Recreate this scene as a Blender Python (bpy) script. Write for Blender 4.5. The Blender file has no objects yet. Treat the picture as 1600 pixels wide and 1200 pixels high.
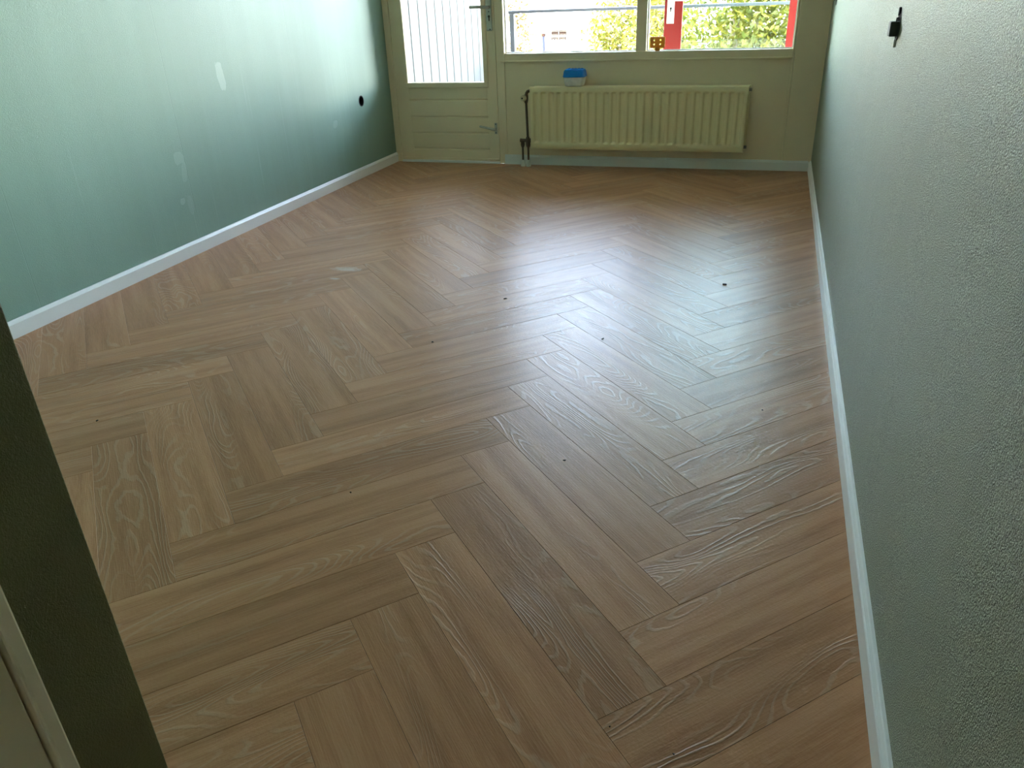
import bpy, bmesh, math, random
from mathutils import Vector, Matrix

# ------------------------------------------------------------------ camera, world, sun, exposure
scene = bpy.context.scene
C = scene.collection
random.seed(7)

CAM_LOC = Vector((0.70143, -1.64423, 1.11738))
YAW, PITCH, ROLL, FPX = -0.320366, 0.469982, -0.040364, 1196.39
_f = Vector((math.sin(YAW) * math.cos(PITCH), math.cos(YAW) * math.cos(PITCH), -math.sin(PITCH)))
_r = Vector((math.cos(YAW), -math.sin(YAW), 0))
_u = _r.cross(_f)
_r2 = _r * math.cos(ROLL) + _u * math.sin(ROLL)
_u2 = -_r * math.sin(ROLL) + _u * math.cos(ROLL)
cam_d = bpy.data.cameras.new('camera')
cam_d.sensor_width = 36.0
cam_d.lens = FPX / 1600 * 36.0
cam_d.clip_start = 0.02
cam = bpy.data.objects.new('camera', cam_d)
C.objects.link(cam)
M4 = Matrix.Identity(4)
for i in range(3):
    M4[i][0], M4[i][1], M4[i][2], M4[i][3] = _r2[i], _u2[i], -_f[i], CAM_LOC[i]
cam.matrix_world = M4
scene.camera = cam

SUN_EL, SUN_AZ = math.radians(42), math.radians(200)   # sun stands behind the house (azimuth from +Y, clockwise)
world = bpy.data.worlds.new('sky'); scene.world = world
world.use_nodes = True
wn = world.node_tree.nodes; wl = world.node_tree.links
bg = wn['Background']
sky = wn.new('ShaderNodeTexSky')
sky.sky_type = 'NISHITA'
sky.sun_disc = False
sky.sun_elevation = SUN_EL
sky.sun_rotation = SUN_AZ
sky.air_density = 1.0
sky.dust_density = 0.8
bw = wn.new('ShaderNodeRGBToBW'); wl.new(sky.outputs[0], bw.inputs[0])
tint = wn.new('ShaderNodeMix'); tint.data_type = 'RGBA'; tint.blend_type = 'MULTIPLY'; tint.inputs[0].default_value = 1.0
tint.inputs[7].default_value = (1.0, 0.955, 0.87, 1.0)          # thin bright haze: a nearly white sky
wl.new(bw.outputs[0], tint.inputs[6])
hz = wn.new('ShaderNodeMix'); hz.data_type = 'RGBA'; hz.inputs[0].default_value = 0.42
wl.new(sky.outputs[0], hz.inputs[6]); wl.new(tint.outputs[2], hz.inputs[7])
wl.new(hz.outputs[2], bg.inputs[0])
bg.inputs[1].default_value = 0.30

sun_d = bpy.data.lights.new('sun', 'SUN')
sun_d.energy = 0.55
sun_d.color = (1.0, 0.95, 0.86)
sun_d.angle = 0.009
sun = bpy.data.objects.new('sun', sun_d)
C.objects.link(sun)
_sd = Vector((math.sin(SUN_AZ) * math.cos(SUN_EL), math.cos(SUN_AZ) * math.cos(SUN_EL), math.sin(SUN_EL)))
sun.rotation_euler = _sd.to_track_quat('Z', 'Y').to_euler()
sun.location = (0, -12, 14)

vs = scene.view_settings
vs.view_transform = 'Standard'
vs.look = 'None'
vs.gamma = 1.0
vs.use_curve_mapping = False
vs.exposure = 4.95
scene.cycles.use_denoising = True
scene.cycles.max_bounces = 14
scene.cycles.diffuse_bounces = 8
scene.cycles.transparent_max_bounces = 24
scene.cycles.sample_clamp_indirect = 8.0

# ------------------------------------------------------------------ helpers
def obj(name, mesh, mat=None, parent=None):
    if isinstance(mesh, bmesh.types.BMesh):
        bm = mesh
        mesh = bpy.data.meshes.new(name)
        bmesh.ops.recalc_face_normals(bm, faces=bm.faces[:])
        bm.to_mesh(mesh); bm.free()
    o = bpy.data.objects.new(name, mesh)
    if mat is not None and not mesh.materials:
        mesh.materials.append(mat)
    C.objects.link(o)
    if parent is not None:
        o.parent = parent
        o.matrix_parent_inverse = parent.matrix_world.inverted()
    return o

def empty(name, loc=(0, 0, 0)):
    o = bpy.data.objects.new(name, None)
    o.empty_display_size = 0.1
    o.location = loc
    o.matrix_world = Matrix.Translation(loc)
    C.objects.link(o)
    return o

def tag(o, label, cat, group=None):
    o['label'] = label; o['category'] = cat
    if group: o['group'] = group
    return o

def struct(o, label=None, cat=None):
    o['kind'] = 'structure'
    if label: o['label'] = label
    if cat: o['category'] = cat
    return o

def box(bm, x0, x1, y0, y1, z0, z1, bevel=0.0, seg=2):
    """axis-aligned box added to bm, edges optionally rounded"""
    t = bmesh.new()
    bmesh.ops.create_cube(t, size=1.0)
    for v in t.verts:
        v.co = Vector(((x0 + x1) / 2 + v.co.x * (x1 - x0), (y0 + y1) / 2 + v.co.y * (y1 - y0), (z0 + z1) / 2 + v.co.z * (z1 - z0)))
    if bevel > 0:
        bmesh.ops.bevel(t, geom=t.edges[:], offset=bevel, segments=seg, affect='EDGES', profile=0.5)
    merge(bm, t)

def merge(bm, t):
    m = bpy.data.meshes.new('tmp')
    t.to_mesh(m); t.free()
    bm.from_mesh(m)
    bpy.data.meshes.remove(m)

def boxm(x0, x1, y0, y1, z0, z1, bevel=0.0, seg=2):
    bm = bmesh.new(); box(bm, x0, x1, y0, y1, z0, z1, bevel, seg); return bm

def prism(pts, z0, z1):
    """vertical prism over a convex xy outline"""
    bm = bmesh.new()
    a = [bm.verts.new((x, y, z0)) for x, y in pts]
    b = [bm.verts.new((x, y, z1)) for x, y in pts]
    n = len(pts)
    bm.faces.new(a[::-1]); bm.faces.new(b)
    for i in range(n):
        bm.faces.new((a[i], a[(i + 1) % n], b[(i + 1) % n], b[i]))
    return bm

def sweep(profile, p0, p1, inward, cut=None):
    """profile (d, z): d = distance from the wall along `inward`; swept from p0 to p1 (xy)"""
    bm = bmesh.new()
    rows = []
    for p in (p0, p1):
        rows.append([bm.verts.new((p[0] + inward[0] * d, p[1] + inward[1] * d, z)) for d, z in profile])
    n = len(profile)
    for i in range(n):
        j = (i + 1) % n
        bm.faces.new((rows[0][i], rows[1][i], rows[1][j], rows[0][j]))
    bm.faces.new(rows[0]); bm.faces.new(rows[1][::-1])
    return bm

def tube(bm, pts, r, seg=14, radii=None):
    """round tube through pts with mitred rings and capped ends"""
    P = [Vector(p) for p in pts]
    rings = []
    for i, p in enumerate(P):
        if i == 0: d = P[1] - P[0]
        elif i == len(P) - 1: d = P[-1] - P[-2]
        else: d = (P[i + 1] - p).normalized() + (p - P[i - 1]).normalized()
        d.normalize()
        q = d.to_track_quat('Z', 'Y')
        rr = radii[i] if radii else r
        rings.append([bm.verts.new(p + q @ Vector((rr * math.cos(2 * math.pi * k / seg), rr * math.sin(2 * math.pi * k / seg), 0))) for k in range(seg)])
    for a, b in zip(rings, rings[1:]):
        # align ring b to ring a to avoid twist
        best = min(range(seg), key=lambda s: (b[s].co - a[0].co).length)
        b2 = b[best:] + b[:best]
        b[:] = b2
        for k in range(seg):
            bm.faces.new((a[k], a[(k + 1) % seg], b[(k + 1) % seg], b[k]))
    bm.faces.new(rings[0]); bm.faces.new(rings[-1])

def tubem(pts, r, seg=14, radii=None):
    bm = bmesh.new(); tube(bm, pts, r, seg, radii); return bm

def smooth(o, angle=40):
    for p in o.data.polygons: p.use_smooth = True
    m = o.modifiers.new('edge_split', 'EDGE_SPLIT'); m.split_angle = math.radians(angle)
    return o

def cut(mesh_bm, cutters):
    """boolean difference, evaluated to a plain mesh"""
    a = bpy.data.meshes.new('cut_a'); bmesh.ops.recalc_face_normals(mesh_bm, faces=mesh_bm.faces[:]); mesh_bm.to_mesh(a); mesh_bm.free()
    oa = bpy.data.objects.new('cut_a', a); C.objects.link(oa)
    tmp = []
    for cb in cutters:
        m = bpy.data.meshes.new('cut_b'); bmesh.ops.recalc_face_normals(cb, faces=cb.faces[:]); cb.to_mesh(m); cb.free()
        ob = bpy.data.objects.new('cut_b', m); C.objects.link(ob); tmp.append(ob)
        md = oa.modifiers.new('b', 'BOOLEAN'); md.operation = 'DIFFERENCE'; md.solver = 'EXACT'; md.object = ob
    dg = bpy.context.evaluated_depsgraph_get()
    res = bpy.data.meshes.new_from_object(oa.evaluated_get(dg))
    for o in tmp + [oa]:
        bpy.data.objects.remove(o, do_unlink=True)
    return res

# ------------------------------------------------------------------ materials
class NT:
    def __init__(self, name):
        self.m = bpy.data.materials.new(name); self.m.use_nodes = True
        self.t = self.m.node_tree; self.n = self.t.nodes; self.l = self.t.links
        self.b = self.n['Principled BSDF']; self.out = self.n['Material Output']
    def add(self, typ, **kw):
        nd = self.n.new(typ)
        for k, v in kw.items(): setattr(nd, k, v)
        return nd
    def put(self, sock, val):
        if hasattr(val, 'outputs'): val = val.outputs[0]
        if isinstance(val, bpy.types.NodeSocket): self.l.new(val, sock)
        else: sock.default_value = val
    def math(self, op, a, b=0.0, c=None, clamp=False):
        nd = self.add('ShaderNodeMath', operation=op, use_clamp=clamp)
        self.put(nd.inputs[0], a); self.put(nd.inputs[1], b)
        if c is not None: self.put(nd.inputs[2], c)
        return nd.outputs[0]
    def noise(self, vec, scale, detail=2.0, rough=0.5, dist=0.0):
        nd = self.add('ShaderNodeTexNoise')
        if vec is not None: self.put(nd.inputs['Vector'], vec)
        nd.inputs['Scale'].default_value = scale; nd.inputs['Detail'].default_value = detail
        nd.inputs['Roughness'].default_value = rough; nd.inputs['Distortion'].default_value = dist
        return nd.outputs[0]
    def mapr(self, v, a, b, c=0.0, d=1.0, smoothstep=False):
        nd = self.add('ShaderNodeMapRange', clamp=True)
        if smoothstep: nd.interpolation_type = 'SMOOTHSTEP'
        self.put(nd.inputs['Value'], v)
        nd.inputs['From Min'].default_value = a; nd.inputs['From Max'].default_value = b
        nd.inputs['To Min'].default_value = c; nd.inputs['To Max'].default_value = d
        return nd.outputs[0]
    def mix(self, fac, a, b, blend='MIX'):
        nd = self.add('ShaderNodeMix', data_type='RGBA', blend_type=blend)
        self.put(nd.inputs[0], fac); self.put(nd.inputs[6], a); self.put(nd.inputs[7], b)
        return nd.outputs[2]
    def vmul(self, v, s):
        nd = self.add('ShaderNodeVectorMath', operation='MULTIPLY')
        self.put(nd.inputs[0], v); nd.inputs[1].default_value = s
        return nd.outputs[0]
    def comb(self, x, y, z):
        nd = self.add('ShaderNodeCombineXYZ')
        for i, v in enumerate((x, y, z)): self.put(nd.inputs[i], v)
        return nd.outputs[0]
    def sep(self, v):
        nd = self.add('ShaderNodeSeparateXYZ'); self.put(nd.inputs[0], v); return nd.outputs
    def bump(self, h, strength, dist):
        nd = self.add('ShaderNodeBump')
        nd.inputs['Strength'].default_value = strength; nd.inputs['Distance'].default_value = dist
        self.put(nd.inputs['Height'], h)
        return nd.outputs[0]

def col(r, g, b): return (r, g, b, 1.0)

def paint(name, c, rough=0.4, var=0.05, bump=0.0, scale=60.0, metallic=0.0, spec=0.5):
    t = NT(name)
    pos = t.add('ShaderNodeNewGeometry').outputs['Position']
    n = t.noise(pos, 3.0, 3.0)
    c2 = tuple(min(1, k * (1 - var)) for k in c)
    t.put(t.b.inputs['Base Color'], t.mix(t.mapr(n, 0.35, 0.65), col(*c), col(*c2)))
    t.b.inputs['Roughness'].default_value = rough
    t.b.inputs['Metallic'].default_value = metallic
    t.b.inputs['Specular IOR Level'].default_value = spec
    if bump > 0:
        t.put(t.b.inputs['Normal'], t.bump(t.noise(pos, scale, 3.0), 0.5, bump))
    return t.m

def wall_paper(name, c_lo, c_hi, marks=(), seams=(), bump=0.0016, grain=300.0, grain_light=0.0):
    """painted glass-fibre wall paper: woven pimples, vertical streaks, seams and filler marks"""
    t = NT(name)
    pos = t.add('ShaderNodeNewGeometry').outputs['Position']
    x, y, z = t.sep(pos)
    st = t.noise(t.comb(t.math('MULTIPLY', y, 9.0), t.math('MULTIPLY', z, 0.55), 0.0), 1.0, 4.0, 0.6)
    bl = t.noise(pos, 1.6, 3.0)
    f = t.math('MULTIPLY_ADD', t.mapr(st, 0.35, 0.75), 0.6, t.math('MULTIPLY', bl, 0.5), clamp=True)
    base = t.mix(f, col(*c_lo), col(*c_hi))
    pale = tuple(min(1, k * 1.0 + 0.10) for k in c_hi)
    thin = t.noise(t.comb(t.math('MULTIPLY', y, 34.0), t.math('MULTIPLY', z, 0.8), 3.0), 1.0, 2.0, 0.5)
    thinm = t.math('MULTIPLY', t.mapr(thin, 0.66, 0.74), t.mapr(t.noise(pos, 2.3, 2.0), 0.45, 0.6))
    base = t.mix(t.math('MULTIPLY', thinm, 0.35), base, col(*pale))
    for (my, mz, ry, rz, tilt, amt) in marks:     # dried filler with an outline of its own
        dy = t.math('SUBTRACT', y, my); dz = t.math('SUBTRACT', z, mz)
        dy = t.math('SUBTRACT', dy, t.math('MULTIPLY', dz, tilt))
        e = t.math('ADD', t.math('POWER', t.math('ABSOLUTE', t.math('DIVIDE', dy, ry)), 3.0), t.math('POWER', t.math('ABSOLUTE', t.math('DIVIDE', dz, rz)), 3.0))
        e = t.math('ADD', e, t.math('MULTIPLY', t.math('SUBTRACT', t.noise(pos, 28.0, 3.0), 0.5), 1.6))
        base = t.mix(t.math('MULTIPLY', t.mapr(e, 0.95, 0.7), amt), base, col(*pale))
    h = t.noise(pos, grain, 2.0, 0.6)
    if grain_light:  # highlights and shade of the raised grain, painted into the base colour
        fl = t.noise(pos, grain * 1.15, 1.0, 0.5)
        base = t.mix(t.math('MULTIPLY', t.mapr(fl, 0.56, 0.68), grain_light), base, col(*[min(1, k * 1.5) for k in c_hi]))
        base = t.mix(t.math('MULTIPLY', t.mapr(fl, 0.44, 0.34), grain_light), base, col(*[k * 0.42 for k in c_lo]))
    h2 = t.noise(pos, 620.0, 1.0)
    h = t.math('MULTIPLY_ADD', h2, 0.35, h)
    for sy in seams:
        d = t.math('ABSOLUTE', t.math('SUBTRACT', y, sy))
        h = t.math('SUBTRACT', h, t.math('MULTIPLY', t.mapr(d, 0.0015, 0.0005), 0.8))
    t.put(t.b.inputs['Base Color'], base)
    t.put(t.b.inputs['Roughness'], 0.42)
    t.put(t.b.inputs['Normal'], t.bump(h, 1.0, bump))
    return t.m

def oak():
    """limed-oak plank; grain runs along the plank's own x"""
    t = NT('oak_plank')
    oc = t.add('ShaderNodeTexCoord').outputs['Object']
    rnd = t.add('ShaderNodeObjectInfo').outputs['Random']
    x, y, z = t.sep(oc)
    xo = t.math('MULTIPLY_ADD', rnd, 71.3, x)
    yo = t.math('MULTIPLY_ADD', rnd, 33.7, y)
    r2 = t.math('FRACT', t.math('MULTIPLY', rnd, 17.17))
    r3 = t.math('FRACT', t.math('MULTIPLY', rnd, 41.91))
    # contour lines of a stretched field draw the cathedral figure
    fld = t.noise(t.comb(t.math('MULTIPLY', xo, 1.7), t.math('MULTIPLY', yo, 8.0), t.math('MULTIPLY', rnd, 9.0)), 1.0, 1.4, 0.45, 0.25)
    wob = t.noise(t.comb(t.math('MULTIPLY', xo, 26.0), t.math('MULTIPLY', yo, 60.0), 1.0), 1.0, 2.0, 0.5)
    ph = t.math('MULTIPLY_ADD', fld, 24.0, t.math('MULTIPLY', wob, 0.55))
    tri = t.math('PINGPONG', ph, 0.5)
    line = t.mapr(tri, 0.27, 0.44, 0.0, 1.0, True)
    reg = t.noise(t.comb(t.math('MULTIPLY', xo, 1.3), t.math('MULTIPLY', yo, 11.0), 7.0), 1.0, 1.0)
    reg = t.math('MULTIPLY', t.mapr(t.math('ADD', reg, t.math('MULTIPLY', r2, 0.22)), 0.58, 0.72), 1.0)
    fig = t.math('MULTIPLY', line, reg)
    pore = t.noise(t.comb(t.math('MULTIPLY', xo, 16.0), t.math('MULTIPLY', yo, 330.0), 2.0), 1.0, 2.0, 0.6)
    porem = t.mapr(pore, 0.42, 0.66)
    streak = t.noise(t.comb(t.math('MULTIPLY', xo, 1.4), t.math('MULTIPLY', yo, 22.0), 5.0), 1.0, 3.0, 0.55)
    knot = t.noise(t.comb(t.math('MULTIPLY', xo, 4.0), t.math('MULTIPLY', yo, 9.0), 11.0), 1.0, 2.0)
    dark, mid, light = col(0.335, 0.156, 0.072), col(0.465, 0.236, 0.120), col(0.565, 0.322, 0.188)
    base = t.mix(t.mapr(streak, 0.30, 0.55), dark, mid)
    base = t.mix(t.mapr(streak, 0.52, 0.74, 0.0, 0.6), base, light)
    base = t.mix(t.math('MULTIPLY', t.mapr(knot, 0.66, 0.78), 0.45), base, dark)
    base = t.mix(t.math('MULTIPLY', fig, 0.30), base, col(0.50, 0.40, 0.30))
    base = t.mix(t.math('MULTIPLY', t.math('MULTIPLY', t.math('SUBTRACT', 1.0, line), reg), 0.18), base, dark)
    base = t.mix(t.math('MULTIPLY', porem, 0.38), base, light)
    tone = t.mix(r3, col(0.86, 0.84, 0.80), col(1.08, 1.07, 1.05))
    base = t.mix(1.0, base, tone, 'MULTIPLY')
    # dried plaster dust trodden into two planks
    pos = t.add('ShaderNodeNewGeometry').outputs['Position']
    for (mx, my, rx, ry) in ((-1.10, 1.40, 0.085, 0.035), (-1.09, 1.265, 0.03, 0.014)):
        px, py, pz = t.sep(pos)
        e = t.math('ADD', t.math('POWER', t.math('DIVIDE', t.math('SUBTRACT', px, mx), rx), 2.0), t.math('POWER', t.math('DIVIDE', t.math('SUBTRACT', py, my), ry), 2.0))
        e = t.math('ADD', e, t.math('MULTIPLY', t.math('SUBTRACT', t.noise(pos, 45.0, 4.0, 0.7), 0.5), 3.0))
        base = t.mix(t.math('MULTIPLY', t.mapr(e, 1.0, 0.1), 0.45), base, col(0.62, 0.60, 0.55))
    t.put(t.b.inputs['Base Color'], base)
    rg = t.math('MULTIPLY_ADD', porem, 0.05, t.math('MULTIPLY_ADD', t.math('SUBTRACT', 1.0, line), 0.04, 0.29))
    t.put(t.b.inputs['Roughness'], rg)
    t.b.inputs['Specular IOR Level'].default_value = 0.18
    hh = t.math('ADD', t.math('MULTIPLY', t.math('MULTIPLY', line, reg), 0.8), t.math('MULTIPLY', pore, 0.9))
    hh = t.math('ADD', hh, t.math('MULTIPLY', t.noise(oc, 160.0, 2.0), 0.6))
    t.put(t.b.inputs['Normal'], t.bump(hh, 0.5, 0.0010))
    return t.m

def glass(name, tint=(0.97, 0.985, 0.975)):
    t = NT(name)
    t.n.remove(t.b)
    tr = t.add('ShaderNodeBsdfTransparent'); tr.inputs[0].default_value = col(*tint)
    gl = t.add('ShaderNodeBsdfGlossy'); gl.inputs['Roughness'].default_value = 0.01
    fr = t.add('ShaderNodeFresnel'); fr.inputs[0].default_value = 1.45
    mx = t.add('ShaderNodeMixShader')
    t.l.new(fr.outputs[0], mx.inputs[0]); t.l.new(tr.outputs[0], mx.inputs[1]); t.l.new(gl.outputs[0], mx.inputs[2])
    t.l.new(mx.outputs[0], t.out.inputs[0])
    return t.m

def leafmat(name, a, b):
    t = NT(name)
    rnd = t.add('ShaderNodeNewGeometry').outputs['Random Per Island']
    c = t.mix(rnd, col(*a), col(*b))
    t.put(t.b.inputs['Base Color'], c)
    t.b.inputs['Roughness'].default_value = 0.55
    tl = t.add('ShaderNodeBsdfTranslucent'); t.put(tl.inputs[0], c)
    mx = t.add('ShaderNodeMixShader'); mx.inputs[0].default_value = 0.4
    t.l.new(t.b.outputs[0], mx.inputs[1]); t.l.new(tl.outputs[0], mx.inputs[2]); t.l.new(mx.outputs[0], t.out.inputs[0])
    return t.m

def plastic(name, c, trans=0.5, rough=0.35):
    t = NT(name)
    pos = t.add('ShaderNodeNewGeometry').outputs['Position']
    c2 = t.mix(t.mapr(t.noise(pos, 30.0, 2.0), 0.4, 0.6), col(*c), col(*[k * 0.92 for k in c]))
    t.put(t.b.inputs['Base Color'], c2); t.b.inputs['Roughness'].default_value = rough
    tl = t.add('ShaderNodeBsdfTranslucent'); t.put(tl.inputs[0], c2)
    mx = t.add('ShaderNodeMixShader'); mx.inputs[0].default_value = trans
    t.l.new(t.b.outputs[0], mx.inputs[1]); t.l.new(tl.outputs[0], mx.inputs[2]); t.l.new(mx.outputs[0], t.out.inputs[0])
    return t.m

GREEN_LO, GREEN_HI = (0.220, 0.345, 0.270), (0.255, 0.395, 0.315)
M = dict(
    wall_l=wall_paper('sage_wall_paper_left', GREEN_LO, GREEN_HI,
                      marks=((1.935, 0.80, 0.032, 0.075, -0.10, 0.8), (1.50, 0.47, 0.035, 0.03, 0.0, 0.45), (1.515, 0.40, 0.02, 0.05, 0.2, 0.35),
                             (1.46, 0.27, 0.018, 0.016, 0.0, 0.6), (1.51, 0.24, 0.02, 0.05, 0.0, 0.3), (3.02, 0.40, 0.03, 0.025, 0.3, 0.5)),
                      seams=(0.53, 1.535, 2.615), bump=0.0010),
    wall_r=wall_paper('sage_wall_paper_right', (0.243, 0.268, 0.165), (0.288, 0.318, 0.205), seams=(0.42, 1.42, 2.45), bump=0.005, grain=380.0, grain_light=0.95),
    wall_end_shade=wall_paper('green_wall_paper_painted_shade', (0.15, 0.145, 0.06), (0.18, 0.175, 0.075), bump=0.0012),  # green paper with the shade of the unlit jamb end in its colour
    oak=oak(),
    sub=paint('dark_subfloor', (0.10, 0.075, 0.05), 0.8),
    cream=paint('cream_gloss_paint', (0.90, 0.77, 0.55), 0.35, 0.04, 0.0004, 35),
    white=paint('white_skirting_paint', (0.85, 0.86, 0.84), 0.32, 0.03),
    ceil=paint('white_ceiling_paint', (0.88, 0.87, 0.82), 0.8),
    rad=paint('ivory_radiator_enamel', (0.90, 0.79, 0.50), 0.3, 0.03),
    pipe=paint('tarnished_copper_pipe', (0.16, 0.115, 0.085), 0.45, 0.3, metallic=0.55),
    ivoryp=paint('aged_ivory_plastic', (0.62, 0.52, 0.34), 0.45, 0.15),
    whitep=paint('white_plastic', (0.78, 0.78, 0.74), 0.4),
    alu=paint('dull_aluminium', (0.55, 0.54, 0.48), 0.42, 0.1, metallic=0.6),
    steel=paint('grey_screw_steel', (0.30, 0.29, 0.26), 0.4, 0.1, metallic=0.8),
    black=paint('black_plastic', (0.008, 0.008, 0.008), 0.6),
    blue=plastic('blue_plastic_lid', (0.002, 0.26, 0.85), 0.1, 0.25),
    tub=plastic('milky_plastic_tub', (0.93, 0.94, 0.92), 0.12, 0.3),
    tan=plastic('tan_plastic', (0.42, 0.22, 0.05), 0.6),
    red=paint('red_exterior_paint', (0.20, 0.010, 0.008), 0.45, 0.08, spec=0.2),
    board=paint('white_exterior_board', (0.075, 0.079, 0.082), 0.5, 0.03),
    rail=paint('pale_grey_railing_paint', (0.10, 0.105, 0.12), 0.4, 0.05),
    conc=paint('balcony_concrete', (0.42, 0.41, 0.39), 0.85, 0.15),
    glass=glass('window_glass'),
    glassg=glass('greenish_glass', (0.86, 0.94, 0.90)),
    render=paint('white_house_render', (0.30, 0.29, 0.26), 0.8),
    brown=paint('brown_window_grille', (0.022, 0.011, 0.008), 0.8, spec=0.05),
    teal=paint('pale_teal_door_paint', (0.05, 0.085, 0.08), 0.8, spec=0.05),
    yellow=paint('yellow_awning_cloth', (0.14, 0.085, 0.008), 0.7),
    slate=paint('blue_grey_post_paint', (0.02, 0.022, 0.035), 0.8, spec=0.05),
    ground=paint('pale_paving_ground', (0.30, 0.29, 0.24), 0.9, 0.2),
    roof=paint('roof_tile_red', (0.42, 0.20, 0.12), 0.8),
    bark=paint('grey_brown_bark', (0.16, 0.12, 0.08), 0.9, 0.3),
    leaf=leafmat('yellow_green_leaf', (0.05, 0.066, 0.003), (0.155, 0.125, 0.007)),
    leaf2=leafmat('gold_leaf', (0.07, 0.052, 0.005), (0.09, 0.05, 0.006)),
    crumb=paint('dark_crumb', (0.05, 0.035, 0.025), 0.8),
)

# ------------------------------------------------------------------ room shell
XL = -1.995                                   # left wall face
YB = 3.885                                    # face of the door and window wall
YN = -1.158                                   # room face of the near partition
H = 2.60
XJ = 0.0514                                   # doorway jamb beside the camera
def xr(y): return 0.984 + (y + 0.7) * 0.029 / 4.58     # right wall, very slightly out of square

# --- herringbone floor: 0.15 x 0.75 planks at 45 degrees
W, L = 0.15, 0.75
floor = obj('floor', boxm(XL, 1.03, YN - 0.02, YB + 0.01, -0.05, -0.006), M['sub'])
struct(floor, 'oak herringbone floor of wide planks', 'floor')
room = [(XL + 0.002, YN), (xr(YN) - 0.002, YN), (xr(YB) - 0.002, YB - 0.003), (XL + 0.002, YB - 0.003)]

def clip(poly, line_a, line_b):
    out = []
    ax, ay = line_a; bx, by = line_b
    def s(p): return (bx - ax) * (p[1] - ay) - (by - ay) * (p[0] - ax)
    for i in range(len(poly)):
        p, q = poly[i], poly[(i + 1) % len(poly)]
        sp, sq = s(p), s(q)
        if sp >= 0: out.append(p)
        if (sp >= 0) != (sq >= 0):
            k = sp / (sp - sq)
            out.append((p[0] + (q[0] - p[0]) * k, p[1] + (q[1] - p[1]) * k))
    return out

def clip_room(poly):
    for i in range(4):
        poly = clip(poly, room[i], room[(i + 1) % 4])
        if len(poly) < 3: return []
    return poly

def area(poly):
    return 0.5 * sum(poly[i][0] * poly[(i + 1) % len(poly)][1] - poly[(i + 1) % len(poly)][0] * poly[i][1] for i in range(len(poly)))

def inset(poly, d):
    n = len(poly); out = []
    for i in range(n):
        p0, p1, p2 = Vector(poly[i - 1]), Vector(poly[i]), Vector(poly[(i + 1) % n])
        e1 = (p1 - p0).normalized(); e2 = (p2 - p1).normalized()
        n1 = Vector((-e1.y, e1.x)); n2 = Vector((-e2.y, e2.x))
        k = 1 + n1.dot(n2)
        out.append(tuple(p1 + (n1 + n2) * (d / max(k, 0.15))))
    return out

def plank_mesh(poly):
    """poly in the plank's own frame, counter-clockwise; bevelled long and short edges"""
    bm = bmesh.new()
    q = [poly[0]]
    for p in poly[1:]:
        if (Vector(p) - Vector(q[-1])).length > 0.002: q.append(p)
    if (Vector(q[0]) - Vector(q[-1])).length < 0.002: q.pop()
    n = len(q)
    if n < 3: bm.free(); return None
    rings = [[bm.verts.new((x, y, z)) for x, y in inset(q, d)] for d, z in ((0.00015, -0.006), (0.00015, -0.0005), (0.0007, 0.0))]
    for a, b in zip(rings, rings[1:]):
        for i in range(n): bm.faces.new((a[i], a[(i + 1) % n], b[(i + 1) % n], b[i]))
    bm.faces.new(rings[-1])
    m = bpy.data.meshes.new('plank'); bm.to_mesh(m); bm.free()
    m.materials.append(M['oak'])
    return m

S2 = math.sqrt(0.5)
D1, D2 = Vector((S2, -S2)), Vector((S2, S2))
full = None
for c in range(-3, 3):
    for i in range(-40, 40):
        P = Vector((0, i * W / S2)) + Vector((L / S2, W / S2)) * c
        for kind in (0, 1):
            if kind == 0: cen, ang = P + D1 * L / 2 + D2 * W / 2, -math.pi / 4
            else: cen, ang = P - D2 * L / 2 + D1 * W / 2, math.pi / 4
            if not (XL - 0.6 < cen.x < 1.7 and YN - 0.6 < cen.y < YB + 0.6): continue
            ca, sa = math.cos(ang), math.sin(ang)
            loc = [(-L / 2, -W / 2), (L / 2, -W / 2), (L / 2, W / 2), (-L / 2, W / 2)]
            wp = [(cen.x + ca * x - sa * y, cen.y + sa * x + ca * y) for x, y in loc]
            cl = clip_room(wp)
            if len(cl) < 3 or area(cl) < 4e-4: continue
            if abs(area(cl) - W * L) < 1e-7:
                if full is None: full = plank_mesh(loc)
                me = full
            else:
                lp = [(ca * (x - cen.x) + sa * (y - cen.y), -sa * (x - cen.x) + ca * (y - cen.y)) for x, y in cl]
                me = plank_mesh(lp)
                if me is None: continue
            o = bpy.data.objects.new('plank', me)
            C.objects.link(o)
            o.parent = floor
            o.location = (cen.x, cen.y, random.uniform(-0.0002, 0.0))
            o.rotation_euler = (0, 0, ang)

hall_floor = struct(obj('floor_hall', boxm(-0.12, 1.03, -2.7, YN - 0.02, -0.05, -0.001), M['sub']))
struct(obj('ceiling', boxm(-2.15, 1.2, -2.8, YB + 0.12, H, H + 0.25), M['ceil']))

def disc_cut(x, y, z, r, depth, axis='x', seg=28):
    return tubem([(x - depth, y, z), (x + depth, y, z)], r, seg)

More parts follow.
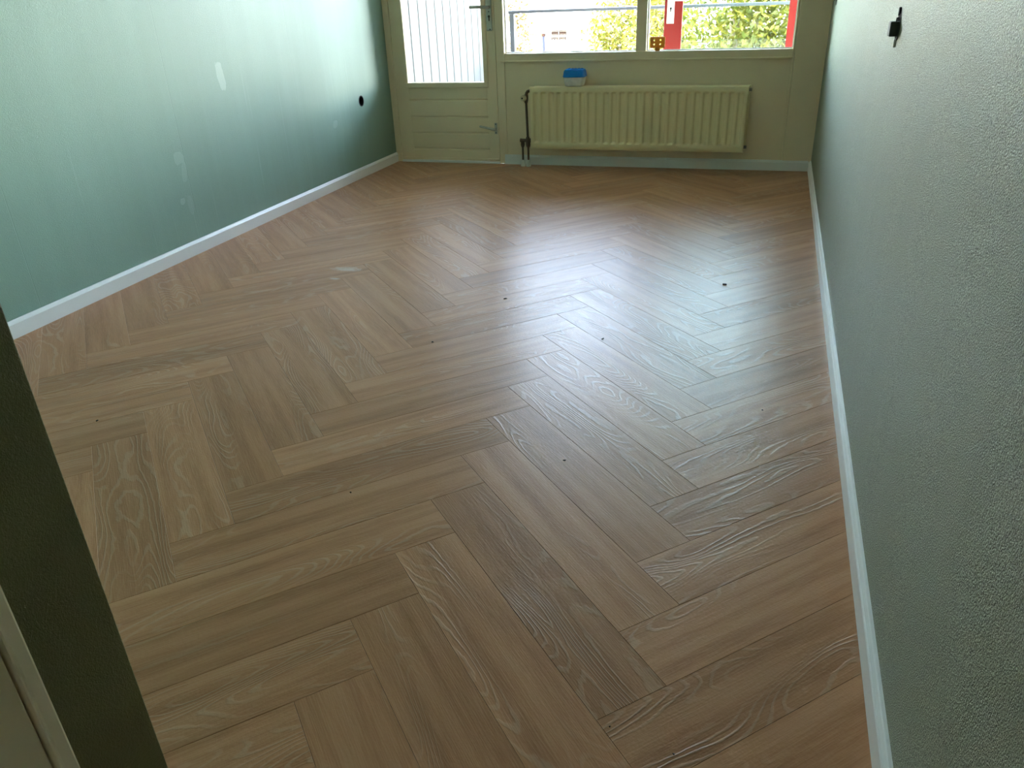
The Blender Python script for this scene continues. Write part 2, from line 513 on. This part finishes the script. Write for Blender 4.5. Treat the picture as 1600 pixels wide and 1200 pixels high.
HL = (3.41, 0.498)                            # open wall boxes: (y, z)
HR = (0.655, 1.010)
HR2 = (3.50, 1.03)
wall_left = struct(obj('wall_left', cut(boxm(XL - 0.13, XL, YN - 0.1, YB + 0.12, -0.05, H + 0.01), [disc_cut(XL, HL[0], HL[1], 0.034, 0.05)]), M['wall_l']))
wr = prism([(xr(-2.8), -2.8), (1.16, -2.8), (1.16, YB + 0.12), (xr(YB + 0.12), YB + 0.12)], -0.05, H + 0.01)
wall_right = struct(obj('wall_right', cut(wr, [disc_cut(xr(HR[0]), HR[0], HR[1], 0.030, 0.05), disc_cut(xr(HR2[0]), HR2[0], HR2[1], 0.030, 0.05)]), M['wall_r']))
struct(obj('wall_near', boxm(XL - 0.13, XJ - 0.006, -1.258, YN, -0.05, H + 0.01), M['wall_l']))
struct(obj('wall_near_end', boxm(XJ - 0.006, XJ, -1.258, YN, -0.05, H + 0.01, 0.0015, 2), M['wall_end_shade']))  # thin end slab, darkened by painted shade
struct(obj('wall_hall', boxm(-0.16, 1.16, -2.8, -2.7, -0.05, H + 0.01), M['ceil']))
struct(obj('wall_hall_side', boxm(-0.16, -0.06, -2.7, -1.258, -0.05, H + 0.01), M['ceil']))

# skirting boards: flat face, chamfered top with a fine groove
prof = [(0.0, 0.0), (0.0145, 0.0), (0.0145, 0.055), (0.0125, 0.0575), (0.0115, 0.0575), (0.0075, 0.0655), (0.0055, 0.0675), (0.0, 0.068)]
struct(obj('baseboard_left', sweep(prof, (XL, YN), (XL, YB), (1, 0)), M['white']))
struct(obj('baseboard_right', sweep(prof, (xr(-2.7), -2.7), (xr(YB), YB), (-1, 0)), M['white']))
struct(obj('baseboard_back', sweep(prof, (-1.112, YB), (xr(YB) - 0.0146, YB), (0, -1)), M['white']))

# doorway beside the camera: white frame edge and the open hall door leaf behind it
struct(obj('trim_1', boxm(XJ - 0.02, XJ + 0.004, -1.2755, -1.2575, -0.004, 2.1, 0.003, 2), M['cream']))
door_2 = struct(empty('door_2', (0.03, -1.3, 0)))
obj('door_leaf', boxm(XJ - 0.042, XJ - 0.004, -2.12, -1.279, 0.008, 2.06, 0.002, 2), M['cream'], door_2)
obj('hinge', tubem([(XJ - 0.002, -1.277, 0.25), (XJ - 0.002, -1.277, 0.33)], 0.004, 10), M['steel'], door_2)

# ------------------------------------------------------------------ window and door wall
YF = YB + 0.13                                # outer face of the timber frame
YG = YB + 0.055                               # glass plane
# fixed timber of the wall
struct(obj('trim_2', boxm(XL, -1.9465, YB - 0.006, YF, 0.0, H, 0.004, 2), M['cream']))          # door post at the corner
struct(obj('trim_3', boxm(-1.1535, -1.094, YB - 0.001, YF, 0.0, H, 0.003, 2), M['cream']))      # post between door and window
struct(obj('trim_4', boxm(-1.0935, 0.815, YB - 0.001, YF, 0.700, 0.752, 0.003, 2), M['cream']))  # bottom rail of the window frame
struct(obj('trim_5', boxm(-0.175, -0.107, YB, YF, 0.7525, 2.42, 0.003, 2), M['cream']))          # mullion
struct(obj('trim_6', boxm(-1.946, 0.815, YB - 0.001, YF, 2.42, H, 0.003, 2), M['cream']))       # head
struct(obj('trim_7', boxm(0.8155, 0.829, YB - 0.001, YF, 0.0, H, 0.002, 1), M['cream']))
struct(obj('trim_8', boxm(0.8305, xr(YB) + 0.02, YB - 0.006, YF, 0.0, H, 0.003, 2), M['cream'])) # wide board in the corner
struct(obj('wall_back', boxm(-1.0935, 0.815, YB + 0.004, YF, -0.05, 0.6995), M['cream']))        # breast panel under the window
struct(obj('trim_9', boxm(-1.12, 0.826, YB - 0.011, YB - 0.0012, 0.6965, 0.7065, 0.003, 2), M['cream']))   # small ledge
struct(obj('trim_10', boxm(-1.946, -1.154, YB - 0.012, YF, -0.004, 0.012, 0.003, 2), M['white']))           # door threshold
struct(obj('trim_11', boxm(-1.946, -1.154, YB, YF, 2.07, 2.13, 0.003, 2), M['cream']))                     # transom bar

def window(name, x0, x1, z0, z1, mat=M['glass'], sill=True):
    w = struct(empty(name, ((x0 + x1) / 2, YG, z0)))
    b = 0.006
    for nm, a in (('glazing_bead', (x0, x1, z0, z0 + b)), ('glazing_bead', (x0, x1, z1 - b, z1)), ('glazing_bead', (x0, x0 + b, z0 + b, z1 - b)), ('glazing_bead', (x1 - b, x1, z0 + b, z1 - b))):
        obj(nm, boxm(a[0], a[1], YG - 0.012, YG - 0.003, a[2], a[3], 0.0015, 1), M['white'], w)
    obj('pane', boxm(x0, x1, YG - 0.003, YG + 0.003, z0, z1), mat, w)
    return w
window('window_1', -1.0935, -0.1755, 0.7525, 2.4195)
window('window_2', -0.1065, 0.8150, 0.7525, 2.4195)
window('window_3', -1.946, -1.154, 2.1305, 2.4195)

# glazed balcony door
door_1 = struct(empty('door_1', (-1.55, YB, 0.014)))
DX0, DX1 = -1.9445, -1.1555
GX0, GX1, GZ0, GZ1 = -1.843, -1.250, 0.566, 1.95
def part(nm, a, mat=None, bev=0.002, p=door_1):
    return obj(nm, boxm(*a, bev, 2), mat or M['cream'], p)
part('stile', (DX0, GX0 - 0.002, YB, YB + 0.05, 0.014, 2.068))
part('stile', (GX1 + 0.0165, DX1, YB, YB + 0.05, 0.014, 2.068))
part('top_rail', (GX0 - 0.0018, GX1 + 0.0163, YB, YB + 0.05, GZ1, 2.068))
bx0, bx1 = GX0 - 0.0018, GX1 + 0.0163
edges = [0.0145, 0.099, 0.214, 0.330, 0.447, GZ0 - 0.0005]
for za, zb in zip(edges, edges[1:]):          # tongue-and-groove boards with V joints
    ch = 0.009
    bm = bmesh.new()
    pr = [(YB + 0.045, za), (YB + 0.010, za), (YB + 0.0005, za + ch), (YB + 0.0005, zb - ch), (YB + 0.010, zb), (YB + 0.045, zb)]
    A = [bm.verts.new((bx0, y, z)) for y, z in pr]; B = [bm.verts.new((bx1, y, z)) for y, z in pr]
    for i in range(6): bm.faces.new((A[i], A[(i + 1) % 6], B[(i + 1) % 6], B[i]))
    bm.faces.new(A); bm.faces.new(B[::-1])
    obj('board', bm, M['cream'], door_1)
# glazing bead round the pane
for a in ((GX0 - 0.026, GX1 + 0.032, GZ0 - 0.034, GZ0), (GX0 - 0.026, GX1 + 0.032, GZ1, GZ1 + 0.034), (GX0 - 0.026, GX0, GZ0, GZ1), (GX1, GX1 + 0.032, GZ0, GZ1)):
    obj('glazing_bead', boxm(a[0], a[1], YB - 0.010, YB - 0.0003, a[2], a[3], 0.004, 2), M['cream'], door_1)
obj('pane', boxm(GX0 - 0.001, GX1 + 0.016, YB + 0.022, YB + 0.028, GZ0, GZ1), M['glass'], door_1)
part('weather_strip', (DX0 + 0.01, DX1 - 0.004, YB - 0.010, YB - 0.0004, 0.018, 0.036), M['cream'], 0.003)
# lock plate with lever, keyhole and screws
plate = obj('lock_plate', boxm(-1.213, -1.171, YB - 0.009, YB - 0.0003, 0.900, 1.130, 0.004, 3), M['alu'], door_1)
bm = bmesh.new()
tube(bm, [(-1.186, YB - 0.009, 1.048), (-1.186, YB - 0.050, 1.048)], 0.010, 14)
tube(bm, [(-1.180, YB - 0.050, 1.048), (-1.200, YB - 0.054, 1.049), (-1.250, YB - 0.056, 1.051), (-1.312, YB - 0.056, 1.051)], 0.0095, 14, [0.011, 0.0105, 0.0095, 0.0088])
smooth(obj('lever', bm, M['alu'], door_1))
def face_disc(nm, x, z, r, mat, parent, y=YB - 0.009, th=0.0015):
    return obj(nm, tubem([(x, y, z), (x, y - th, z)], r, 14), mat, parent)
face_disc('screw', -1.190, 1.020, 0.0042, M['black'], plate)
face_disc('screw', -1.186, 0.910, 0.0042, M['black'], plate)
bm = bmesh.new()
tube(bm, [(-1.190, YB - 0.0089, 0.990), (-1.190, YB - 0.0105, 0.990)], 0.0085, 16)
box(bm, -1.1945, -1.1855, YB - 0.0105, YB - 0.0089, 0.962, 0.988, 0.0006, 1)
obj('keyhole', bm, M['black'], plate)
# small espagnolette lever low on the door
bm = bmesh.new(); box(bm, -1.186, -1.166, YB - 0.006, YB - 0.0003, 0.212, 0.290, 0.002, 2)
lp = obj('latch_plate', bm, M['alu'], door_1)
bm = bmesh.new()
tube(bm, [(-1.176, YB - 0.006, 0.249), (-1.176, YB - 0.036, 0.249)], 0.009, 12)
tube(bm, [(-1.170, YB - 0.036, 0.246), (-1.205, YB - 0.040, 0.254), (-1.288, YB - 0.040, 0.270)], 0.008, 12, [0.011, 0.009, 0.0075])
smooth(obj('latch_lever', bm, M['alu'], door_1))
face_disc('latch_screw', -1.176, 0.281, 0.004, M['black'], lp, YB - 0.006)
face_disc('latch_screw', -1.176, 0.221, 0.004, M['black'], lp, YB - 0.006)

# ------------------------------------------------------------------ radiator
rad = tag(empty('radiator', (-0.15, 3.82, 0.13)), 'ivory ribbed panel radiator on the wall under the window', 'radiator')
RX0, RX1, RZ0, RZ1, RY = -0.885, 0.577, 0.130, 0.545, 3.780
NG = 26
gx0, gx1 = -0.842, 0.532
pitch = (gx1 - gx0) / (NG - 1)
xs = sorted(set([RX0, RX0 + 0.004, gx0 - pitch / 2] + [gx0 - pitch / 2 + pitch * k / 12 for k in range(12 * NG + 1)] + [RX1 - 0.004, RX1]))
zt, zb = RZ1 - 0.038, RZ0 + 0.045
zs = [RZ0, RZ0 + 0.004] + [zb - 0.012 + 0.012 * k / 4 for k in range(0, 9)] + [zb + 0.05, zt - 0.05] + [zt - 0.012 + 0.012 * k / 4 for k in range(0, 9)] + [RZ1 - 0.004, RZ1]
def ss(a, b, v):
    k = max(0.0, min(1.0, (v - a) / (b - a))); return k * k * (3 - 2 * k)
def groove(x, z):
    k = round((x - gx0) / pitch)
    if k < 0 or k >= NG: return 0.0
    d = abs(x - (gx0 + k * pitch)) / pitch
    return 0.013 * (1 - ss(0.12, 0.42, d)) * ss(zb - 0.007, zb + 0.010, z) * (1 - ss(zt - 0.010, zt + 0.007, z))
bm = bmesh.new()
grid = []
for z in zs:
    row = []
    for x in xs:
        e = min(x - RX0, RX1 - x, z - RZ0, RZ1 - z)
        row.append(bm.verts.new((x, RY + groove(x, z) + (0.004 if e < 0.001 else 0.0), z)))
    grid.append(row)
for r0, r1 in zip(grid, grid[1:]):
    for k in range(len(xs) - 1): bm.faces.new((r0[k], r0[k + 1], r1[k + 1], r1[k]))
rim = [v for v in grid[0]] + [r[-1] for r in grid[1:]] + [v for v in grid[-1][-2::-1]] + [r[0] for r in grid[-2:0:-1]]
back = [bm.verts.new((v.co.x, RY + 0.016, v.co.z)) for v in rim]
for k in range(len(rim)): bm.faces.new((rim[k], rim[(k + 1) % len(rim)], back[(k + 1) % len(rim)], back[k]))
bm.faces.new(back)
smooth(obj('front_panel', bm, M['rad'], rad), 50)
obj('back_panel', boxm(-0.868, 0.588, 3.838, 3.852, 0.135, 0.545, 0.004, 2), M['rad'], rad)
bm = bmesh.new()
for k in range(0, 60):
    x = -0.84 + 1.39 * k / 59
    box(bm, x - 0.001, x + 0.001, RY + 0.016, 3.838, 0.15, 0.525)
fins = obj('convector_fins', bm, M['rad'], rad); fins['kind'] = 'stuff'
for x in (-0.62, 0.34):
    obj('wall_bracket', boxm(x - 0.015, x + 0.015, 3.852, YB + 0.003, 0.16, 0.50, 0.002, 1), M['rad'], rad)
for z in (0.52, 0.16):
    smooth(obj('end_plug', tubem([(RX1 - 0.004, 3.815, z), (RX1 + 0.018, 3.815, z)], 0.010, 14), M['steel'], rad))
# pipework
PY = 3.815
bm = bmesh.new()
tube(bm, [(-0.868, PY, 0.515), (-0.895, PY, 0.515), (-0.909, PY, 0.512), (-0.917, PY, 0.500), (-0.919, PY, 0.487)], 0.0105, 16)
smooth(obj('elbow', bm, M['pipe'], rad))
bm = bmesh.new()
tube(bm, [(-0.921, PY, 0.492), (-0.921, PY, 0.484), (-0.921, PY, 0.455), (-0.921, PY, 0.436)], 0.014, 16, [0.011, 0.0155, 0.0155, 0.011])
vb = smooth(obj('valve_body', bm, M['pipe'], rad))
bm = bmesh.new()
tube(bm, [(-0.926, PY - 0.012, 0.470), (-0.930, PY - 0.020, 0.470), (-0.934, PY - 0.045, 0.472), (-0.935, PY - 0.050, 0.472)], 0.018, 18, [0.012, 0.021, 0.019, 0.016])
kn = smooth(obj('valve_knob', bm, M['ivoryp'], rad))
obj('knob_socket', tubem([(-0.935, PY - 0.0502, 0.472), (-0.9352, PY - 0.0515, 0.472)], 0.006, 10), M['black'], kn)
smooth(obj('supply_pipe', tubem([(-0.921, PY, 0.440), (-0.916, PY, 0.205)], 0.0085, 14), M['pipe'], rad))
bm = bmesh.new()
tube(bm, [(-0.972, PY, 0.182), (-0.955, PY, 0.182), (-0.914, PY, 0.182), (-0.896, PY, 0.182)], 0.012, 16, [0.0135, 0.0115, 0.0115, 0.0155])
tube(bm, [(-0.916, PY, 0.205), (-0.916, PY, 0.185), (-0.914, PY, 0.150), (-0.914, PY, 0.135)], 0.013, 16, [0.012, 0.015, 0.0155, 0.011])
tube(bm, [(-0.955, PY, 0.180), (-0.955, PY, 0.150), (-0.955, PY, 0.135)], 0.013, 16, [0.013, 0.0145, 0.010])
smooth(obj('pipe_connector', bm, M['pipe'], rad))
for x in (-0.955, -0.914):
    smooth(obj('floor_pipe', tubem([(x, PY, 0.142), (x, PY, 0.0)], 0.0075, 14), M['pipe'], rad))
    bm = bmesh.new()
    tube(bm, [(x, PY - 0.001, 0.0005), (x, PY - 0.001, 0.008), (x, PY - 0.001, 0.026), (x, PY - 0.001, 0.036), (x, PY - 0.001, 0.046)], 0.015, 18, [0.0185, 0.0185, 0.014, 0.0155, 0.012])
    smooth(obj('pipe_collar', bm, M['whitep'], rad))

# ------------------------------------------------------------------ blue-lidded tub standing on the radiator
def rrect(hx, hy, r, n=6):
    out = []
    for cx, cy, a0 in ((hx - r, hy - r, 0), (-hx + r, hy - r, 90), (-hx + r, -hy + r, 180), (hx - r, -hy + r, 270)):
        for k in range(n + 1):
            a = math.radians(a0 + 90 * k / n); out.append((cx + r * math.cos(a), cy + r * math.sin(a)))
    return out
def loft(levels, cx, cy):
    bm = bmesh.new(); rings = []
    for hx, hy, r, z in levels: rings.append([bm.verts.new((cx + x, cy + y, z)) for x, y in rrect(hx, hy, r)])
    for a, b in zip(rings, rings[1:]):
        for k in range(len(a)): bm.faces.new((a[k], a[(k + 1) % len(a)], b[(k + 1) % len(a)], b[k]))
    bm.faces.new(rings[0][::-1]); bm.faces.new(rings[-1])
    return bm
TX, TY, TZ = -0.570, 3.815, 0.5453
tub = tag(empty('plastic_tub', (TX, TY, TZ)), 'small milky plastic tub with blue lid standing on the radiator', 'tub')
smooth(obj('tub_body', loft([(0.050, 0.036, 0.016, TZ), (0.060, 0.043, 0.018, TZ + 0.006), (0.066, 0.047, 0.02, TZ + 0.025), (0.071, 0.050, 0.02, TZ + 0.060), (0.071, 0.050, 0.02, TZ + 0.066)], TX, TY), M['tub'], tub), 35)
lid = smooth(obj('lid', loft([(0.074, 0.053, 0.02, TZ + 0.060), (0.076, 0.055, 0.02, TZ + 0.064), (0.0745, 0.054, 0.02, TZ + 0.070), (0.070, 0.050, 0.02, TZ + 0.098), (0.064, 0.045, 0.018, TZ + 0.107), (0.055, 0.036, 0.016, TZ + 0.109)], TX, TY), M['blue'], tub), 35)
for k in range(5):
    x = TX - 0.044 + 0.022 * k
    obj('vent_rib', boxm(x - 0.006, x + 0.006, TY - 0.032, TY + 0.032, TZ + 0.1088, TZ + 0.1125, 0.0015, 2), M['blue'], lid)

# ------------------------------------------------------------------ tan four-hole plate on the window rail
bm = bmesh.new(); box(bm, -0.083, 0.017, YB + 0.004, YB + 0.018, 0.770, 0.838, 0.006, 3)
plate_mesh = cut(bm, [tubem([(x, YB - 0.03, z), (x, YB + 0.06, z)], 0.0062, 14) for x in (-0.055, -0.014) for z in (0.793, 0.818)])
tp = tag(empty('window_plate', (-0.033, YB + 0.011, 0.752)), 'tan four-hole plastic plate standing on the window rail beside the mullion', 'plate')
obj('plate', plate_mesh, M['tan'], tp)
obj('foot', boxm(-0.048, -0.016, YB + 0.003, YB + 0.019, 0.7525, 0.772, 0.004, 2), M['tan'], tp)

# ------------------------------------------------------------------ open wall boxes
def wall_box(name, label, x, y, z, r, side, wires=0, ears=False):
    """side = +1: opening faces +X (left wall), -1: faces -X"""
    e = tag(empty(name, (x, y, z)), label, 'wall box', None)
    bm = bmesh.new(); seg = 28
    def ring(rr, dx): return [bm.verts.new((x + side * dx, y + rr * math.cos(2 * math.pi * k / seg), z + rr * math.sin(2 * math.pi * k / seg))) for k in range(seg)]
    rs = [ring(r - 0.0006, -0.047), ring(r - 0.0006, 0.0005), ring(r + 0.002, 0.0014), ring(r + 0.002, 0.0024), ring(r - 0.003, 0.0024), ring(r - 0.003, -0.044)]
    for a, b in zip(rs, rs[1:]):
        for k in range(seg): bm.faces.new((a[k], a[(k + 1) % seg], b[(k + 1) % seg], b[k]))
    bm.faces.new(rs[0]); bm.faces.new(rs[-1])
    smooth(obj('cup', bm, M['black'], e), 40)
    rw = random.Random(3)
    for k in range(wires):
        a = rw.uniform(0, 6.28); q = r * 0.45
        p0 = Vector((x - side * 0.044, y + q * math.cos(a), z + q * math.sin(a)))
        p1 = Vector((x + side * rw.uniform(0.004, 0.02), y + rw.uniform(-0.02, 0.02), z + rw.uniform(-0.022, 0.022)))
        mid = (p0 + p1) / 2 + Vector((0, rw.uniform(-.01, .01), rw.uniform(-.01, .01)))
        smooth(obj('wire', tubem([p0, mid, p1, p1 + Vector((0, rw.uniform(-.008, .008), -0.012))], 0.0022, 8), M['black'], e))
    if ears:
        obj('terminal_block', boxm(min(x - side * 0.02, x + side * 0.022), max(x - side * 0.02, x + side * 0.022), y - 0.022, y + 0.018, z - 0.020, z + 0.014, 0.003, 2), M['black'], e)
        for s, mt in ((1, M['black']), (-1, M['whitep'])):
            obj('screw_ear', boxm(min(x, x + side * 0.006), max(x, x + side * 0.006), y - 0.005, y + 0.005, z + s * (r + 0.006) - 0.010, z + s * (r + 0.006) + 0.010, 0.002, 2), mt, e)
    return e
wall_box('wall_box', 'round black open wall box in the green wall beside the glazed door', XL, HL[0], HL[1], 0.034, 1)
wall_box('wall_box', 'open black wall box with loose wires and a white screw ear', xr(HR[0]), HR[0], HR[1], 0.030, -1, 2, True)
wall_box('wall_box', 'small black wall box in the green wall close to the window corner board', xr(HR2[0]), HR2[0], HR2[1], 0.030, -1, 2)

# ------------------------------------------------------------------ bits of rubbish on the floor
def crumb(name, label, x, y, sx, sy, sz, rot, cat='crumb', group=None, mat=None):
    bm = bmesh.new()
    bmesh.ops.create_icosphere(bm, subdivisions=2, radius=1.0)
    rr = random.Random(int(abs(x * 1000)))
    for v in bm.verts:
        k = 1 + rr.uniform(-0.3, 0.3)
        v.co = Vector((v.co.x * sx * k, v.co.y * sy * k, max(-0.9 * sz, v.co.z * sz * k)))
    o = obj(name, bm, mat or M['crumb'])
    o.location = (x, y, 0.9 * sz + 0.0002); o.rotation_euler = (0, 0, rot)
    return tag(o, label, cat, group)
o = obj('plastic_sliver', boxm(-0.0085, 0.0085, -0.0028, 0.0028, 0.0, 0.005, 0.001, 2), M['black'])
o.location = (0.607, 1.527, 0.0003); o.rotation_euler = (0, 0, 0.05)
tag(o, 'short black plastic sliver lying on the bright sheen of the floor', 'sliver')
crumb('debris', 'curled dark shaving lying on the floor between the pale planks', -0.250, 1.177, 0.008, 0.0025, 0.002, 0.5, 'shaving')
crumb('debris', 'round dark wood crumb on a pale plank near the middle of the floor', -0.373, 0.696, 0.004, 0.0035, 0.002, 0.3)
crumb('debris', 'grey-brown splinter on a bright knotty plank', 0.222, 0.859, 0.007, 0.003, 0.002, 0.9, 'splinter')
crumb('debris', 'tiny ragged dark scrap on a grey plank with cathedral grain', 0.281, 0.043, 0.004, 0.002, 0.0015, 0.4, 'scrap')
for k, (x, y, r) in enumerate(((-0.211, -0.236, 0.0022), (-1.157, -0.088, 0.003), (0.780, 0.45, 0.0022), (0.665, -0.773, 0.0016), (0.555, -0.749, 0.0014))):
    crumb('grit_speck', 'tiny dark speck of grit on the oak floor', x, y, r * 1.2, r, r * 0.7, k, 'speck', 'grit specks on the floor')

# ------------------------------------------------------------------ balcony
struct(obj('balcony_light_blocker', boxm(-2.15, 1.35, YB + 0.135, 6.0, 2.62, 2.80), M['conc']))  # added slab out of view, holds back light from high up
struct(obj('floor_balcony', boxm(-2.15, 1.35, YF, 6.0, -0.25, -0.06), M['conc']))
part_w = tag(empty('balcony_partition', (-1.93, 4.8, -0.06)), 'white boarded balcony partition seen through the glazed door', 'partition')
y = YF + 0.005
while y < 5.85:
    y2 = min(y + 0.168, 5.86)
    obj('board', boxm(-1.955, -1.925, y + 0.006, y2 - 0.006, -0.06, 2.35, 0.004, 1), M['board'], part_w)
    y = y2
obj('backing', boxm(-1.975, -1.9551, YF + 0.005, 5.86, -0.06, 2.35), M['black'], part_w)
rl = tag(empty('balcony_railing', (-0.3, 5.90, -0.06)), 'pale grey balcony railing with flat top rail beyond the window', 'railing')
obj('top_rail', boxm(-1.97, 1.30, 5.87, 5.93, 0.961, 0.986, 0.006, 2), M['rail'], rl)
for x in (-1.653, 1.28):
    obj('post', boxm(x - 0.022, x + 0.022, 5.875, 5.925, -0.06, 0.9605, 0.004, 2), M['rail'], rl)
obj('lower_rail', boxm(-1.97, 1.30, 5.88, 5.92, 0.50, 0.53, 0.004, 2), M['rail'], rl)
obj('bottom_rail', boxm(-1.97, 1.30, 5.88, 5.92, 0.02, 0.05, 0.004, 2), M['rail'], rl)
for k in range(24):
    x = -1.85 + 3.05 * k / 23
    obj('bar', boxm(x - 0.008, x + 0.008, 5.892, 5.908, 0.05, 0.50), M['rail'], rl)

rd = tag(empty('balcony_door', (0.38, 4.42, -0.06)), 'red glazed door with white lock plate standing outside the window', 'door')
RD0, RD1 = 4.40, 4.44
for a in ((-0.062, 0.063, -0.05, 2.10), (0.772, 0.845, -0.05, 2.10)):
    obj('stile', boxm(a[0], a[1], RD0, RD1, a[2], a[3], 0.004, 2), M['red'], rd)
obj('top_rail', boxm(0.0635, 0.7715, RD0, RD1, 1.98, 2.10, 0.004, 2), M['red'], rd)
obj('bottom_rail', boxm(0.0635, 0.7715, RD0, RD1, -0.05, 0.40, 0.004, 2), M['red'], rd)
obj('pane', boxm(0.0632, 0.7718, RD0 + 0.016, RD0 + 0.022, 0.40, 1.98), M['glassg'], rd)
lk = obj('lock_plate', boxm(-0.043, 0.007, RD0 - 0.006, RD0 - 0.0003, 0.895, 1.13, 0.002, 2), M['whitep'], rd)
bm = bmesh.new()
tube(bm, [(-0.018, RD0 - 0.006, 0.992), (-0.018, RD0 - 0.0075, 0.992)], 0.0075, 14)
box(bm, -0.0215, -0.0145, RD0 - 0.0075, RD0 - 0.006, 0.970, 0.992)
obj('keyhole', bm, M['black'], lk)
bm = bmesh.new()
tube(bm, [(-0.018, RD0 - 0.006, 1.047), (-0.018, RD0 - 0.045, 1.047)], 0.009, 12)
tube(bm, [(-0.024, RD0 - 0.045, 1.047), (0.02, RD0 - 0.048, 1.047), (0.085, RD0 - 0.048, 1.047)], 0.010, 12)
smooth(obj('lever', bm, M['whitep'], rd))
for z in (0.25, 1.85):
    obj('hinge', tubem([(0.850, RD0 + 0.02, z), (0.850, RD0 + 0.02, z + 0.09)], 0.008, 10), M['steel'], rd)

# ------------------------------------------------------------------ outside
struct(obj('ground', boxm(-60, 60, 4.5, 90, -3.6, -3.5), M['ground']))

def tree(name, label, cx, cy, cz, rx, ry, rz, n, size, mat, seed, group=None):
    rr = random.Random(seed)
    e = tag(empty(name, (cx, cy, -3.5)), label, 'tree', group)
    verts, faces = [], []
    blobs = []
    for k in range(26):
        a, b = rr.uniform(0, 6.283), math.acos(rr.uniform(-1, 1)); q = rr.uniform(0.35, 0.85)
        blobs.append((Vector((q * rx * math.sin(b) * math.cos(a), q * ry * math.sin(b) * math.sin(a), q * rz * math.cos(b))), rr.uniform(0.28, 0.5)))
    for k in range(n):
        bc, br = blobs[k % len(blobs)]
        d = Vector((rr.gauss(0, 1), rr.gauss(0, 1), rr.gauss(0, 1))).normalized() * (rr.random() ** 0.5)
        p = Vector((cx, cy, cz)) + bc + Vector((d.x * rx * br, d.y * ry * br, d.z * rz * br))
        nrm = Vector((rr.gauss(0, 1), rr.gauss(0, 1), rr.gauss(0, 1) + 0.6)).normalized()
        t1 = nrm.orthogonal().normalized(); t1 = Matrix.Rotation(rr.uniform(0, 6.28), 3, nrm) @ t1; t2 = nrm.cross(t1)
        s = size * rr.uniform(0.7, 1.3); i0 = len(verts)
        verts += [p - t1 * s, p + t2 * s * 0.45 + nrm * s * 0.1, p + t1 * s, p - t2 * s * 0.45 + nrm * s * 0.1]
        faces.append((i0, i0 + 1, i0 + 2, i0 + 3))
    me = bpy.data.meshes.new('foliage'); me.from_pydata([tuple(v) for v in verts], [], faces)
    fo = obj('foliage', me, mat, e); fo['kind'] = 'stuff'
    smooth(obj('trunk', tubem([(cx, cy, -3.5), (cx + 0.05, cy, -2.0), (cx - 0.03, cy, cz - rz * 0.3), (cx, cy, cz + rz * 0.5)], 0.12, 10, [0.20, 0.15, 0.10, 0.03]), M['bark'], e))
    bm = bmesh.new()
    for bc, br in blobs[:9]:
        tube(bm, [(cx, cy, cz - rz * 0.45), (cx + bc.x * 0.5, cy + bc.y * 0.5, cz + bc.z * 0.5 - 0.1), (cx + bc.x, cy + bc.y, cz + bc.z)], 0.03, 6, [0.05, 0.03, 0.012])
    obj('branches', bm, M['bark'], e)
    return e
tree('leafy_tree', 'broad yellow-green tree behind the red glazed door', 0.15, 10.5, 0.3, 1.9, 1.1, 2.4, 15000, 0.050, M['leaf'], 1)
tree('leafy_tree', 'yellow-green tree behind the window mullion, beside the white house', -1.75, 14.5, 0.0, 1.15, 1.1, 2.2, 9000, 0.055, M['leaf'], 2)
tree('leafy_tree', 'sparse golden tree standing beyond the railing post', -7.2, 24.0, -0.3, 0.75, 0.7, 1.9, 1100, 0.07, M['leaf2'], 3)

house = tag(empty('house', (-9.0, 42, -3.5)), 'sunlit white house with a brown grilled window beyond the railing', 'house')
obj('wall', boxm(-16.0, -4.0, 40, 46, -3.5, 2.4), M['render'], house)
bm = bmesh.new()
rv = [(-16.4, 39.6, 2.3), (-3.6, 39.6, 2.3), (-3.6, 46.4, 2.3), (-16.4, 46.4, 2.3), (-16.4, 43, 4.6), (-3.6, 43, 4.6)]
rv = [bm.verts.new(v) for v in rv]
for f in ((0, 1, 5, 4), (2, 3, 4, 5), (0, 4, 3), (1, 2, 5), (3, 2, 1, 0)): bm.faces.new([rv[k] for k in f])
obj('roof', bm, M['roof'], house)
for x0 in (-10.22, -9.80):
    w = obj('window', boxm(x0, x0 + 0.36, 39.94, 40.01, -1.02, -0.56, 0.01, 1), M['glassg'], house)
    bm = bmesh.new()
    for k in range(6): box(bm, x0 + 0.064 * k, x0 + 0.064 * k + 0.036, 39.90, 39.935, -0.80, -0.56)
    for k in range(5): box(bm, x0 + 0.075 * k, x0 + 0.075 * k + 0.045, 39.90, 39.935, -1.02 + 0.03 * (k % 2), -0.88)
    box(bm, x0, x0 + 0.36, 39.90, 39.935, -0.72, -0.66)
    obj('grille', bm, M['brown'], w)
obj('door', boxm(-9.18, -8.78, 39.93, 40.01, -1.9, -0.67, 0.01, 1), M['teal'], house)
bm = bmesh.new()
av = [(-11.15, 39.99, -0.70), (-10.66, 39.99, -0.70), (-10.66, 39.3, -0.98), (-11.0, 39.3, -0.90), (-11.15, 39.99, -0.75), (-10.66, 39.99, -0.75)]
av = [bm.verts.new(v) for v in av]
for f in ((0, 1, 2, 3), (0, 3, 4), (1, 5, 2), (4, 3, 2, 5), (0, 4, 5, 1)): bm.faces.new([av[k] for k in f])
obj('awning', bm, M['yellow'], house)
po = tag(empty('sign_post', (-10.55, 39.0, -3.5)), 'blue-grey post with a dark cap in front of the white house', 'post')
obj('shaft', tubem([(-10.38, 39.0, -3.5), (-10.38, 39.0, -0.80)], 0.06, 10), M['slate'], po)
obj('cap', boxm(-10.46, -10.30, 38.92, 39.08, -0.80, -0.66, 0.02, 2), M['brown'], po)
